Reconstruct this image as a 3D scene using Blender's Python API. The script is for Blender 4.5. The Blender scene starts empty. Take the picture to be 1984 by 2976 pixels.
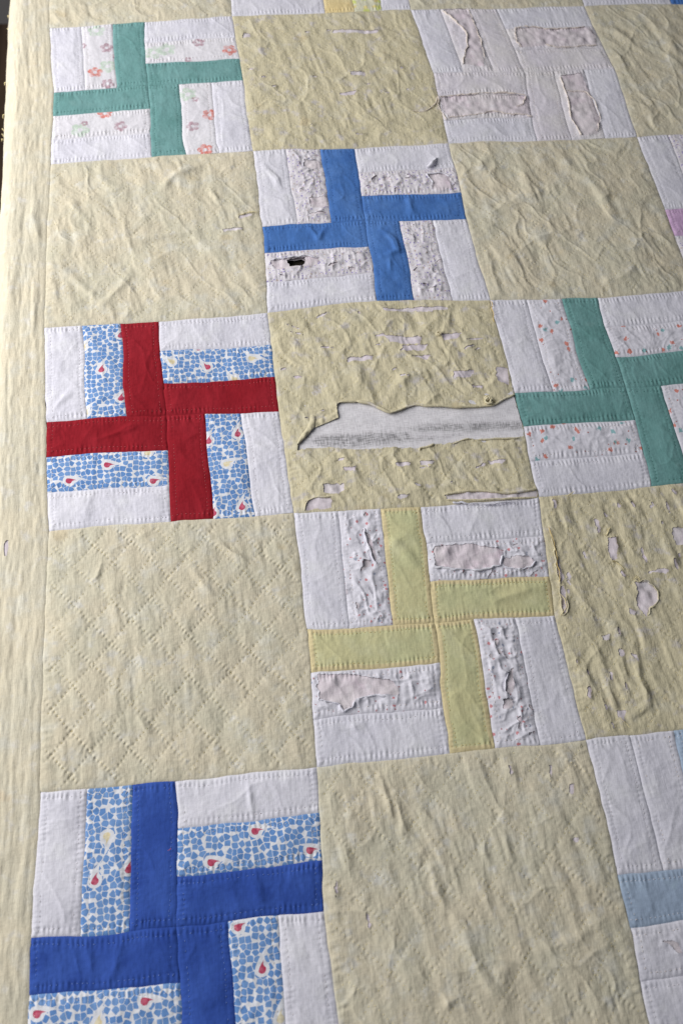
import bpy, math
import numpy as np
from mathutils import Matrix

# ------------------------------------------------------------------ camera, light, exposure
scene = bpy.context.scene
FOC = 2769.73                                    # focal length in photograph pixels (1984 x 2976)
CR = np.array([[0.991702229802996, 0.08155930389629498, -0.09937186398431624],
               [-0.11663425652677556, 0.8959036372121375, -0.4286643477530049],
               [0.054066048572204345, 0.43669755297919244, 0.8979822434846769]])
CC = np.array([0.20364843, -1.16900441, 0.87284951])
cam = bpy.data.cameras.new('camera')
cam.sensor_fit = 'HORIZONTAL'; cam.sensor_width = 36.0; cam.lens = 36.0 * FOC / 1984.0
cam.clip_start = 0.02; cam.clip_end = 50
cam.dof.use_dof = True; cam.dof.focus_distance = 0.98; cam.dof.aperture_fstop = 9.0
camo = bpy.data.objects.new('camera', cam); scene.collection.objects.link(camo)
M4 = np.eye(4); M4[:3, :3] = CR; M4[:3, 3] = CC
camo.matrix_world = Matrix(M4.tolist())
scene.camera = camo

world = bpy.data.worlds.new('World'); scene.world = world; world.use_nodes = True
bg = world.node_tree.nodes['Background']
bg.inputs[0].default_value = (0.80, 0.88, 1.0, 1); bg.inputs[1].default_value = 0.10

def area(name, loc, target, sx, sy, power, col):
    l = bpy.data.lights.new(name, 'AREA'); l.shape = 'RECTANGLE'; l.size = sx; l.size_y = sy
    l.energy = power; l.color = col
    o = bpy.data.objects.new(name, l); scene.collection.objects.link(o)
    d = np.array(target, float) - np.array(loc, float); d /= np.linalg.norm(d)
    up = np.array([0, 0, 1.0]); xx = np.cross(d, up); xx /= np.linalg.norm(xx); yy = np.cross(xx, d)
    m = np.eye(4); m[:3, 0] = xx; m[:3, 1] = yy; m[:3, 2] = -d; m[:3, 3] = loc
    o.matrix_world = Matrix(m.tolist())
area('window_light', (-1.02, -0.28, 0.90), (0.20, -0.58, 0.0), 1.7, 1.2, 41.5, (1.0, 0.99, 0.98))

vs = scene.view_settings
vs.view_transform = 'Standard'; vs.look = 'None'; vs.exposure = 0.0; vs.gamma = 1.0; vs.use_curve_mapping = False

# ------------------------------------------------------------------ helpers: pixels, noise, lattice
B = 0.25                                         # one block is 25 cm
def unp(px):
    """photograph pixels -> points on the quilt's plane (z = 0)"""
    px = np.atleast_2d(np.array(px, float))
    d = np.c_[(px[:, 0] - 992) / FOC, -(px[:, 1] - 1488) / FOC, -np.ones(len(px))] @ CR.T
    return (CC + d * (-CC[2] / d[:, 2])[:, None])[:, :2]
def proj(x, y):
    q = (np.c_[x, y, np.zeros(len(x))] - CC) @ CR
    return 992 - FOC * q[:, 0] / q[:, 2], 1488 + FOC * q[:, 1] / q[:, 2]

RNG = np.random.default_rng(7)
TAB = RNG.random((256, 256)).astype(np.float64)
def vnoise(x, y, seed=0):
    x = np.asarray(x, float) + seed * 37.17; y = np.asarray(y, float) + seed * 91.73
    xi = np.floor(x).astype(np.int64); yi = np.floor(y).astype(np.int64)
    fx = x - xi; fy = y - yi
    fx = fx * fx * fx * (fx * (fx * 6 - 15) + 10); fy = fy * fy * fy * (fy * (fy * 6 - 15) + 10)
    a = TAB[xi & 255, yi & 255]; b = TAB[(xi + 1) & 255, yi & 255]
    c = TAB[xi & 255, (yi + 1) & 255]; d = TAB[(xi + 1) & 255, (yi + 1) & 255]
    return (a + (b - a) * fx + (c - a) * fy + (a - b - c + d) * fx * fy) * 2 - 1
def fbm(x, y, n=3, seed=0):
    r = 0; a = 1.0; t = 0
    for k in range(n):
        c, s = math.cos(k * 1.1 + .5), math.sin(k * 1.1 + .5)
        r = r + a * vnoise((x * c - y * s) * 2 ** k, (x * s + y * c) * 2 ** k, seed + k); t += a; a *= .5
    return r / t * 1.6
def ridged(x, y, seed=0):
    n = vnoise(x, y, seed)
    return (1 - np.minimum(np.abs(n) * 1.8, 1)) ** 2

# measured seam crossings, (column, row) -> photograph pixel
NODES = {(0,0):(142,78),(1,0):(676,48),(2,0):(1194,26),(3,0):(1698,16),
 (0,1):(145,473),(1,1):(732,438),(2,1):(1305,415),(3,1):(1854,396),(0,2):(129,954),(1,2):(779,908),(2,2):(1420,872),
 (0,3):(143,1541),(1,3):(857,1491),(2,3):(1565,1448),(0,4):(119,2301),(1,4):(915,2229),(2,4):(1706,2151),
 (.5,2):(462,935),(0,2.5):(133,1227),(1,2.5):(813,1193),(.5,3):(500,1517),(.5,2.5):(480,1203),
 (.5,4):(513,2269),(0,4.5):(89,2733),(1,4.5):(944,2647),(.5,4.5):(515,2695),
 (1.5,3):(1225,1474),(1.5,3.5):(1260,1806),(1.5,4):(1307,2189),(1,3.5):(893,1831),(2,3.5):(1612,1790),
 (2,4.5):(1794,2545),(2.5,2.5):(1819,1126),(2,2.5):(1494,1140),(2.5,3):(1896,1410),(2.5,2):(1733,866),(3,1.5):(1934,606),
 (.5,0):(418,64),(0,.5):(155,265),(1,.5):(706,236),(.5,1):(440,453),(.5,.5):(430,245),
 (1.5,1):(1028,428),(1,1.5):(762,657),(2,1.5):(1355,636),(1.5,2):(1096,875),(1.5,1.5):(1062,641),
 (2.5,0):(1443,24),(2,.5):(1260,207),(3,.5):(1781,198),(2.5,.5):(1523,205),(2.5,1):(1561,408)}
I0, I1, J0, J1 = -1, 5, -2, 6
kk = np.array(list(NODES), float)
off = unp(list(NODES.values())) - np.c_[kk[:, 0] * B, -kk[:, 1] * B]
LU = np.arange(I0, I1 + .01, .5); LV = np.arange(J0, J1 + .01, .5)
LAT = np.zeros((len(LU), len(LV), 2))
for a, uu in enumerate(LU):
    for b, vv in enumerate(LV):
        d2 = (kk[:, 0] - uu) ** 2 + (kk[:, 1] - vv) ** 2
        w = 1 / (d2 + 1e-5) ** 2
        fade = 1 / (1 + .3 * max(0, d2.min() - .3))
        LAT[a, b] = (uu * B, -vv * B) + fade * (w[:, None] * off).sum(0) / w.sum()
def MAP(u, v):
    """quilt coordinates (blocks) -> metres on the table, with the wavy seams of old cloth"""
    a = (np.clip(u, I0, I1 - 1e-6) - I0) * 2; b = (np.clip(v, J0, J1 - 1e-6) - J0) * 2
    i = np.floor(a).astype(int); j = np.floor(b).astype(int); fa = (a - i)[:, None]; fb = (b - j)[:, None]
    p = LAT[i, j] * (1 - fa) * (1 - fb) + LAT[i + 1, j] * fa * (1 - fb) + LAT[i, j + 1] * (1 - fa) * fb + LAT[i + 1, j + 1] * fa * fb
    x = p[:, 0] + .0016 * vnoise(u * 5.5, v * 5.5, 3) + .0005 * vnoise(u * 22, v * 22, 5)
    y = p[:, 1] + .0016 * vnoise(u * 5.5, v * 5.5, 4) + .0005 * vnoise(u * 22, v * 22, 6)
    return x, y
def INV(x, y):
    u = np.asarray(x, float) / B; v = -np.asarray(y, float) / B
    for _ in range(6):
        mx, my = MAP(u, v); u = u + (x - mx) / B; v = v - (y - my) / B
    return u, v

# ------------------------------------------------------------------ tears, folds: read off the photograph, laid on the quilt's plane
def zp(ox, oy, s, pts): return [(ox + a / s, oy + b / s) for a, b in pts]
def Z3(p): return unp(zp(780, 1100, 1.96, p))
def Z4(p): return unp(zp(740, 420, 2.3757, p))
def Z5(p): return unp(zp(880, 1460, 2.0632, p))
def Z6(p): return unp(zp(1560, 1400, 2.941, p))
def Q(ox, oy): return lambda p: unp(zp(ox, oy, 1.568, p))
R1, R2, R3, R4, R5, R6, R7, R8 = Q(0, 0), Q(984, 0), Q(0, 750), Q(984, 750), Q(0, 1500), Q(984, 1500), Q(0, 2226), Q(984, 2226)
BIG = Z3([(165,380),(200,345),(262,275),(395,230),(385,150),(440,135),(520,140),(580,150),(640,180),(690,205),(745,185),(830,150),(900,160),
          (1060,168),(1200,165),(1275,155),(1340,120),(1402,92),(1415,160),(1440,220),(1455,330),(1380,345),(1200,352),(1130,345),(1050,375),
          (940,380),(850,405),(700,400),(560,412),(420,410),(330,400),(170,412)])
TEARS = [BIG,
 Z3([(310,610),(430,602),(435,640),(400,660),(310,655)]), Z3([(215,700),(270,680),(355,680),(360,740),(210,750)]),
 Z3([(1000,670),(1080,655),(1200,650),(1350,660),(1520,640),(1530,680),(1400,690),(1240,695),(1100,700),(1010,695)]),
 R4([(200,358),(380,363),(372,392),(280,395),(230,385)]), R4([(290,402),(400,397),(395,422),(280,427)]), R4([(330,448),(420,440),(400,467)]),
 R4([(460,352),(555,343),(540,372),(480,377)]), R4([(30,458),(160,445),(150,467),(40,477)]), R4([(520,523),(620,513),(600,547),(520,552)]),
 R4([(715,495),(770,500),(775,580),(720,560)]), R4([(350,233),(430,233),(422,250),(355,250)]), R4([(200,238),(450,225),(500,230),(490,242),(210,250)]),
 R4([(15,960),(75,955),(70,975),(20,972)]), R4([(255,940),(330,935),(320,955),(260,955)]), R4([(365,932),(430,930),(425,948),(370,950)]),
 R4([(680,925),(760,922),(740,940),(690,940)]), R4([(600,585),(660,580),(650,595),(610,597)]), R4([(260,1085),(320,1082),(310,1100),(265,1102)]),
 Z5([(780,265),(1000,250),(1100,265),(1205,290),(1185,320),(1185,375),(1060,410),(900,400),(785,385)]),
 Z5([(1195,345),(1270,320),(1350,325),(1385,355),(1370,385),(1290,400),(1200,385)]),
 Z5([(90,1035),(320,1030),(420,1055),(520,1065),(575,1110),(570,1160),(440,1150),(320,1185),(300,1220),(240,1258),(220,1210),(95,1185)]),
 Z5([(360,160),(400,200),(440,330),(440,380),(410,320),(385,250)]), Z5([(362,348),(412,348),(400,382),(345,415)]), Z5([(318,600),(342,600),(325,668)]),
 Z5([(1232,1010),(1256,1000),(1267,1100),(1240,1165),(1212,1130)]), Z5([(1200,1183),(1262,1173),(1252,1242),(1200,1237)]), Z5([(1288,1288),(1307,1268),(1317,1340),(1290,1362)]),
 Z5([(250,500),(262,500),(275,660),(262,670)]), Z5([(1165,880),(1180,880),(1185,915),(1172,912)]),
 Z6([(150,640),(185,650),(230,830),(200,870),(165,780)]), Z6([(195,890),(235,880),(265,1090),(240,1150),(215,1130),(200,1000)]),
 Z6([(600,480),(670,475),(690,560),(680,660),(640,675),(610,600)]),
 Z6([(835,860),(945,850),(1035,940),(1040,1010),(1000,1060),(950,1100),(935,1150),(870,1090),(840,1000),(860,940)]),
 Z6([(1150,395),(1300,390),(1300,530),(1190,540),(1160,460)]), Z6([(780,1070),(850,1110),(840,1160),(790,1130)]), Z6([(550,1310),(620,1305),(610,1350),(560,1360)]),
 Z6([(485,325),(522,325),(542,432),(518,437)]), Z6([(680,1950),(760,1960),(750,2060),(700,2010)]), Z6([(428,1760),(462,1750),(457,1850),(428,1832)]),
 Z6([(945,760),(1080,738),(1135,750),(1100,782),(950,777)]), Z6([(700,740),(757,800),(747,822),(715,782)]), Z6([(880,560),(903,560),(948,690),(926,700)]),
 Z6([(130,160),(158,160),(168,230),(138,237)]), Z6([(700,1430),(750,1430),(745,1500),(705,1490)]), Z6([(620,1620),(650,1640),(650,1700),(625,1690)]),
 R2([(475,55),(540,110),(580,150),(585,200),(565,290),(660,300),(640,180),(600,90),(580,40),(490,45)]),
 R2([(800,130),(880,122),(960,135),(1050,130),(1120,122),(1165,160),(1175,205),(1000,215),(940,205),(830,215),(805,190)]),
 R2([(465,438),(610,425),(760,420),(850,432),(880,480),(880,525),(740,512),(650,520),(500,535),(470,490)]),
 R2([(1010,345),(1100,330),(1130,400),(1170,450),(1190,540),(1175,610),(1110,615),(1060,540),(1040,440)]),
 R2([(-30,138),(180,140),(172,154),(-30,152)]), R2([(50,329),(120,327),(118,345),(55,345)]), R2([(0,425),(80,412),(75,432),(5,437)]),
 R1([(1108,154),(1140,157),(1140,176),(1105,178)]), R1([(1085,985),(1150,972),(1148,982),(1088,997)]), R1([(1015,1048),(1110,1036),(1108,1046),(1020,1058)]),
 Z4([(1180,203),(1300,203),(1345,230),(1350,300),(1290,325),(1215,305),(1225,260)]),
 Z4([(112,800),(215,792),(345,776),(440,786),(425,840),(330,850),(235,872),(150,866),(108,832)]),
 Z4([(335,110),(410,104),(455,130),(450,170),(350,165)]), Z4([(375,370),(490,360),(502,420),(470,440),(385,430)]), Z4([(375,475),(480,460),(485,480),(380,495)]),
 Z4([(895,220),(935,220),(930,235),(900,235)]), Z4([(1040,232),(1075,228),(1060,246)]), Z4([(640,858),(690,855),(700,872),(650,872)]),
 R5([(22,115),(38,112),(36,150),(30,182),(20,178)]),
 R8([(1470,800),(1530,795),(1555,830),(1568,860),(1540,850),(1510,815)]),
 R8([(770,0),(785,0),(790,40),(778,42)]), R8([(955,0),(968,0),(970,45),(960,55)]), R8([(1045,95),(1068,85),(1068,130),(1055,140)]),
]
THROUGH = [Z4([(215,800),(345,780),(350,810),(330,845),(245,848)])]
GAPS = [Z3([(740,287),(850,272),(1100,250),(1440,243),(1447,288),(1150,300),(900,302)]),
        Z3([(262,332),(400,318),(560,308),(800,306),(830,340),(1100,318),(960,345),(700,372),(560,385),(420,398),(250,384)])]
FOLDS = [  # (polyline, height mm, half width mm)
 (R8([(180,60),(225,160),(245,250)]), 2.0, 4), (R8([(255,130),(290,260),(303,340)]), 2.4, 4), (R8([(420,470),(450,580),(490,650)]), 2.6, 5),
 (R8([(540,680),(580,790),(640,940),(690,1010),(760,1080)]), 3.0, 6), (R8([(0,300),(30,420),(60,520)]), 1.8, 4), (R8([(620,480),(660,580),(700,680)]), 1.6, 5),
 (R8([(1200,700),(1080,790),(920,850)]), 1.5, 6), (R8([(760,900),(740,960),(770,1040)]), 2.0, 6), (R8([(480,1120),(500,1080),(560,1050)]), 2.0, 6), (R8([(350,190),(430,250),(470,380)]), 1.4, 4),
 (R3([(210,30),(300,60),(420,170),(520,250)]), 1.8, 6), (R3([(440,240),(500,180),(560,120),(600,60)]), 1.5, 5), (R1([(740,860),(800,800),(900,760)]), 2.5, 6),
 (R1([(520,1110),(760,1070),(980,1040)]), 2.0, 7), (R1([(955,870),(985,900),(1000,920)]), 2.4, 4), (R1([(300,860),(350,960),(420,1040)]), 1.6, 6), (R1([(430,800),(520,860),(640,860)]), 1.8, 6),
 (R5([(870,230),(930,320),(985,375)]), 2.0, 5), (R5([(960,100),(1060,170),(1150,220)]), 2.2, 5), (R5([(1190,730),(1270,780)]), 2, 5), (R5([(620,900),(660,960),(690,1000)]), 1.8, 5), (R5([(420,310),(450,270),(470,190)]), 1.5, 4),
 (R4([(490,330),(500,280),(510,220)]), 2.2, 4), (R4([(230,640),(300,540),(440,520)]), 2.4, 7), (R4([(95,600),(85,500)]), 2, 5), (R4([(300,420),(420,300),(480,250)]), 2.2, 9),
 (R2([(1200,120),(1290,160),(1400,260)]), 2.2, 7), (R2([(1260,260),(1290,270)]), 1.8, 5), (R2([(680,700),(640,760),(720,840)]), 1.8, 8), (R2([(820,760),(860,860),(900,960)]), 2.0, 9), (R2([(1130,820),(1200,900),(1260,1010)]), 2.4, 9),
 (R2([(1010,700),(1060,780),(1160,840)]), 2.0, 8), (R2([(700,980),(820,900),(900,880)]), 1.8, 8), (R2([(130,280),(220,260),(300,320)]), 2, 8), (R2([(60,500),(150,560),(250,560)]), 1.8, 8), (R2([(1500,180),(1540,270)]), 2, 8),
 (Z6([(860,1480),(870,1660),(940,1800),(960,1900)]), 2.2, 4), (Z6([(600,1760),(660,1900),(700,1960)]), 2.2, 4), (Z6([(960,1900),(880,1960),(800,2010)]), 1.8, 4), (Z6([(480,1400),(540,1500),(580,1560)]), 1.5, 4),
 (Z4([(370,560),(440,650),(480,580)]), 1.8, 4), (Z4([(870,590),(960,670),(985,740),(880,780)]), 2.2, 4), (Z4([(1060,330),(1070,430),(1090,500)]), 1.6, 5), (Z4([(60,150),(150,240),(180,300)]), 1.6, 4),
 (Z4([(930,780),(935,900)]), 1.5, 4), (R7([(560,780),(530,900),(500,980)]), 1.2, 5), (R7([(400,830),(420,950)]), 1.2, 4), (R7([(1150,470),(1180,580),(1190,640)]), 1.6, 5), (R7([(1130,90),(1145,200)]), 1.5, 3),
 (R3([(440,830),(560,790),(640,760)]), 1.4, 4), (R3([(240,700),(290,640),(330,600)]), 1.4, 5), (R3([(1160,850),(1230,870)]), 1.2, 5), (Z5([(520,270),(600,210)]), 1.5, 5), (Z5([(540,240),(640,330),(690,400)]), 1.4, 6),
 (Z5([(1060,560),(1150,590),(1300,540),(1430,500)]), 1.5, 6), (Z5([(290,1320),(330,1380)]), 1.3, 4), (R6([(740,250),(800,280)]), 1.2, 4),
]

def seg_dist(x, y, pl, closed):
    """distance (m) to a polyline, sharing work over its edges"""
    n = len(pl); best = np.full(x.shape, 1e9); T = np.zeros(x.shape)
    m = n if closed else n - 1
    for k in range(m):
        a = pl[k]; b = pl[(k + 1) % n]; d = b - a; L2 = d @ d + 1e-12
        t = np.clip(((x - a[0]) * d[0] + (y - a[1]) * d[1]) / L2, 0, 1)
        q = (x - a[0] - t * d[0]) ** 2 + (y - a[1] - t * d[1]) ** 2
        s = q < best; best = np.where(s, q, best); T = np.where(s, (k + t) / m, T)
    return np.sqrt(best), T
def poly_sdf(x, y, pl):
    d, _ = seg_dist(x, y, pl, True); ins = np.zeros(x.shape, bool); n = len(pl)
    for k in range(n):
        a = pl[k]; b = pl[(k + 1) % n]
        if a[1] == b[1]: continue
        c = ((a[1] > y) != (b[1] > y)) & (x < (b[0] - a[0]) * (y - a[1]) / (b[1] - a[1]) + a[0])
        ins ^= c
    return np.where(ins, -d, d)
def near(pl, x, y, m):
    return pl[:, 0].max() > x.min() - m and pl[:, 0].min() < x.max() + m and pl[:, 1].max() > y.min() - m and pl[:, 1].min() < y.max() + m

def broad(X, Y):
    return 1.7 * fbm(X / 150, Y / 150, 2, 11) + .55 * fbm(X / 42, Y / 42, 2, 12)

class Patch:
    def __init__(s, u0, u1, v0, v1, kind, **k):
        s.u0, s.u1, s.v0, s.v1, s.kind = u0, u1, v0, v1, kind
        s.rumple = k.get('rumple', .35); s.crumple = k.get('crumple', 0); s.pleat = k.get('pleat', .25)
        s.diamond = k.get('diamond', 0); s.slits = k.get('slits', []); s.seed = k.get('seed', 0); s.tear = k.get('tear', True)
    def height(s, u, v):
        """-> x, y (m), z (m), distance to the seam (mm), tear field (mm, negative = torn away)"""
        x, y = MAP(u, v); X = x * 1e3; Y = y * 1e3
        S = (u - s.u0) * 250; T = (v - s.v0) * 250; W = (s.u1 - s.u0) * 250; H = (s.v1 - s.v0) * 250
        ed = [(S, T), (W - S, T), (T, S), (H - T, S)]
        e = np.minimum(np.minimum(S, W - S), np.minimum(T, H - T))
        z = broad(X, Y)
        w = 1 - np.exp(-(e / 7) ** 2)
        strip = s.kind != 'square'
        wx = X + 9 * vnoise(X / 30, Y / 30, 21 + s.seed); wy = Y + 9 * vnoise(X / 30, Y / 30, 22 + s.seed)
        if s.rumple:
            z = z + s.rumple * w * (.75 * ridged(wx / 42, wy / 56, 23 + s.seed) ** 2 + .7 * ridged((wx + .6 * wy) / 30, (wy - .6 * wx) / 75, 24 + s.seed) ** 2
                                    + .62 * fbm((wx + .3 * wy) / 18, wy / 28, 4, 25 + s.seed))
        if s.pleat:
            XP = X + (.05 + .16 * s.rumple) * Y; pm = .55 + .75 * vnoise(X / 45, Y / 45, 29 + s.seed)
            z = z + s.pleat * w * (.55 * pm * vnoise(XP / 4.2 + 1.2 * vnoise(X / 60, Y / 40, 27), Y / 26, 26 + s.seed) + .75 * vnoise(XP / 9, Y / 42, 28 + s.seed))
        if s.crumple:
            z = z + s.crumple * w * (1.5 * ridged(wx / 13, wy / 13, 31 + s.seed) + 1.0 * ridged(wx / 7, wy / 7.5, 32 + s.seed) + .9 * fbm(X / 9, Y / 9, 2, 33 + s.seed))
        z = z + .10 * vnoise(X / 2.6, Y / 2.6, 34)
        # seams: pressed valley, running stitches 6 mm inside with gathers across them
        ins = 6.0
        for k, (d, a) in enumerate(ed):
            aa = a + 1.3 * vnoise(a / 17, np.zeros_like(a) + k * 3.3 + s.seed, 41)
            wob = d + .5 * vnoise(a / 22, np.zeros_like(a) + k * 7.7 + s.seed, 42)
            z = z - .42 * np.exp(-d / .9)
            g = .5 + .5 * vnoise(a / 24, np.zeros_like(a) + k + s.u0 * 8 + s.v0 * 5, 43)
            if strip:
                z = z - (.22 + .22 * g) * np.exp(-((wob - ins) / 1.1) ** 2) * (.65 + .35 * np.cos(aa * 2 * np.pi / 4.2))
                z = z + (.05 + .42 * g) * (1. if k >= 2 else .6) * np.cos(aa * 2 * np.pi / (4.2 + .5 * (k % 2)) + 2.5 * vnoise(a / 12, np.zeros_like(a) + k, 48)) * np.exp(-((wob - 4.5) / 4.2) ** 2) * (1 - np.exp(-(d / 1.4) ** 2))
                z = z + .55 * g * vnoise(aa / 6.5, d / 30, 44 + k) * np.exp(-((d - 7) / 7) ** 2) * (1 - np.exp(-(d / 2) ** 2))
            else:
                z = z + (.2 + .35 * g) * vnoise(aa / 3.2, d / 26, 45 + k) * np.exp(-((d - 5) / 5) ** 2) * (1 - np.exp(-(d / 1.6) ** 2))
        z = z + .6 * (1 - np.exp(-e / 4))
        if s.diamond:
            z = z + s.diamond * s.quilting(S, T, X, Y) * (1 - np.exp(-(e / 5) ** 2))
        for pl, h, hw in FOLDS:
            if near(pl, x, y, .05):
                d, t = seg_dist(x, y, pl, False); d *= 1e3
                d = d + 1.6 * vnoise(X / 15, Y / 15, 47)
                z = z + .92 * h * np.exp(-(d / (.8 * hw)) ** 2) * (.25 + .75 * np.sin(np.pi * np.clip(t, .05, .95))) * (1 - np.exp(-(e / 4) ** 2))
        F = np.full(x.shape, 99.0)
        if s.tear:
            for pl in TEARS:
                if near(pl, x, y, .02): F = np.minimum(F, poly_sdf(x, y, pl) * 1e3)
        for (cx, cy, a, b, an) in s.slits:
            c, q = math.cos(an), math.sin(an); dx = S - cx; dy = T - cy
            m = (np.abs(dx) < 30) & (np.abs(dy) < 30)
            r = np.sqrt(((dx * c + dy * q) / a) ** 2 + ((-dx * q + dy * c) / b) ** 2)
            F = np.where(m, np.minimum(F, (r - 1) * b), F)
        if F.min() < 40:
            F = F + .9 * vnoise(X / 3.2, Y / 3.2, 51) + .6 * vnoise(X / 1.3, Y / 1.3, 52)
            if s.kind == 'print' or s.kind == 'square': F = np.where(e < .8, np.maximum(F, .2), F)
            zl = z + 0.; z = z + np.exp(-np.maximum(F, 0) / 2.2) * (.55 + .7 * vnoise(X / 8, Y / 8, 53)) * (F < 20)
            z = z + .5 * np.exp(-np.maximum(F, 0) / 9) * vnoise(X / 7, Y / 7, 54) * (F < 40)
        return x, y, z * 1e-3, e, F
    def quilting(s, S, T, X, Y):
        per = 37.0; r = 0; dm = None
        for sg in (1, -1):
            f = (S + sg * T * .93 + 1.4 * vnoise(X / 40, Y / 40, 61) + 9) / per
            d = np.abs(f - np.round(f)) * per / 1.37
            al = (S - sg * T) / 1.41
            al = al + 1.2 * vnoise(X / 20, Y / 20, 63)
            r = r - .75 * np.exp(-(d / 1.0) ** 2) * (.5 + .5 * np.cos(al * 2 * np.pi / 4.6)) ** 2 * (.6 + .6 * vnoise(X / 25, Y / 25, 64))
            r = r + .10 * np.cos(al * 2 * np.pi / 4.6 + 2.2) * np.exp(-((d - 1.6) / 2.2) ** 2)
            r = r - .12 * np.exp(-(d / 3.5) ** 2)
            dm = d if dm is None else np.minimum(dm, d)
        return r + .22 * (1 - np.exp(-(dm / 7) ** 2))

# ------------------------------------------------------------------ materials
def lin(r, g, b):
    f = lambda c: c / 255 / 12.92 if c <= 10 else ((c / 255 + .055) / 1.055) ** 2.4
    return (f(r), f(g), f(b), 1)
class NT:
    def __init__(s, name):
        s.m = bpy.data.materials.new(name); s.m.use_nodes = True; s.t = s.m.node_tree; s.n = s.t.nodes
        s.b = s.n['Principled BSDF']; s.b.inputs['Roughness'].default_value = .92
        s.b.inputs['Specular IOR Level'].default_value = .18
        s.tc = s.n.new('ShaderNodeTexCoord'); s.co = s.tc.outputs['Object']
    def link(s, a, b): s.t.links.new(a, b)
    def noise(s, scale, detail=3, rough=.55, co=None, sx=None, w=0):
        n = s.n.new('ShaderNodeTexNoise'); n.inputs['Scale'].default_value = scale; n.inputs['Detail'].default_value = detail; n.inputs['Roughness'].default_value = rough
        co = co or s.co
        mp = s.n.new('ShaderNodeMapping'); mp.inputs['Location'].default_value = (w * 1.37, w * 2.1, w)
        if sx: mp.inputs['Scale'].default_value = sx
        s.link(co, mp.inputs[0]); s.link(mp.outputs[0], n.inputs['Vector'])
        return n.outputs['Fac']
    def ramp(s, v, a, b, lo=0., hi=1.):
        m = s.n.new('ShaderNodeMapRange'); m.interpolation_type = 'SMOOTHSTEP'
        m.inputs[1].default_value = a; m.inputs[2].default_value = b; m.inputs[3].default_value = lo; m.inputs[4].default_value = hi
        s.link(v, m.inputs[0]); return m.outputs[0]
    def math(s, op, a, b=None, clamp=False):
        m = s.n.new('ShaderNodeMath'); m.operation = op; m.use_clamp = clamp
        for k, q in enumerate((a, b)):
            if q is None: continue
            if isinstance(q, (int, float)): m.inputs[k].default_value = q
            else: s.link(q, m.inputs[k])
        return m.outputs[0]
    def mix(s, f, a, b, mode='MIX'):
        m = s.n.new('ShaderNodeMix'); m.data_type = 'RGBA'; m.blend_type = mode
        for k, q in ((0, f), (6, a), (7, b)):
            if isinstance(q, (int, float)): m.inputs[k].default_value = q
            elif isinstance(q, tuple): m.inputs[k].default_value = q
            else: s.link(q, m.inputs[k])
        return m.outputs[2]
    def attr(s, name):
        a = s.n.new('ShaderNodeAttribute'); a.attribute_name = name; return a.outputs['Fac']
    def voronoi(s, scale, feature='F1', rnd=1., metric='EUCLIDEAN', w=0, warp=0):
        v = s.n.new('ShaderNodeTexVoronoi'); v.voronoi_dimensions = '2D'; v.feature = feature
        if feature == 'F1': v.distance = metric
        v.inputs['Scale'].default_value = scale; v.inputs['Randomness'].default_value = rnd
        mp = s.n.new('ShaderNodeMapping'); mp.inputs['Location'].default_value = (w * .137, w * .21, 0)
        s.link(s.co, mp.inputs[0]); co = mp.outputs[0]
        s.link(co, v.inputs['Vector']); return v
    def finish(s, col, bump=.12, crinkle=0):
        # thread grain: long fine streaks along warp and weft
        gx = s.noise(1.0, 2, .6, sx=(1500, 160, 300)); gy = s.noise(1.0, 2, .6, sx=(160, 1500, 300), w=3)
        g = s.math('ADD', gx, gy)
        col = s.mix(1.0, col, s.grey(s.ramp(g, .55, 1.45, .90, 1.07)), 'MULTIPLY')
        s.link(col, s.b.inputs['Base Color'])
        bp = s.n.new('ShaderNodeBump'); bp.inputs['Strength'].default_value = bump; bp.inputs['Distance'].default_value = .0008
        fine = s.noise(420, 3, .65, w=5)
        s.link(s.math('ADD', g, s.math('MULTIPLY', fine, 1.2)), bp.inputs['Height'])
        if crinkle:      # fine shallow crinkles of washed, shrunken cotton
            ck = s.math('ADD', s.noise(1.0, 3, .6, sx=(230, 45, 60), w=6), s.math('MULTIPLY', s.noise(150, 3, .62, w=8), .7))
            b2 = s.n.new('ShaderNodeBump'); b2.inputs['Strength'].default_value = crinkle; b2.inputs['Distance'].default_value = .004
            s.link(ck, b2.inputs['Height']); s.link(b2.outputs[0], bp.inputs['Normal'])
        s.link(bp.outputs[0], s.b.inputs['Normal'])
        return s.m
    def grey(s, v):
        c = s.n.new('ShaderNodeCombineColor')
        for k in range(3): s.link(v, c.inputs[k])
        return c.outputs[0]

def fabric(name, base, fade, deep=None, worn=None, edge=None, stain=None, wear=.55, bump=.12, crinkle=.10):
    n = NT(name)
    c = n.mix(n.ramp(n.noise(17, 4, .6), .36, .66), base, fade)
    if deep: c = n.mix(n.ramp(n.noise(38, 4, .6, w=7), .50, .74, 0, .75), c, deep)
    if worn: c = n.mix(n.ramp(n.noise(62, 4, .62, w=9), .60 - .08 * wear, .72, 0, wear), c, worn)
    if stain: c = n.mix(n.ramp(n.noise(26, 3, .5, w=13), .66, .74, 0, .35), c, stain)
    if edge: c = n.mix(n.ramp(n.math('ADD', n.attr('edge'), n.math('MULTIPLY', n.noise(90, 2), 3)), 4.8, 7.2, .85, 0), c, edge)
    return n.finish(c, bump, crinkle)

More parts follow.
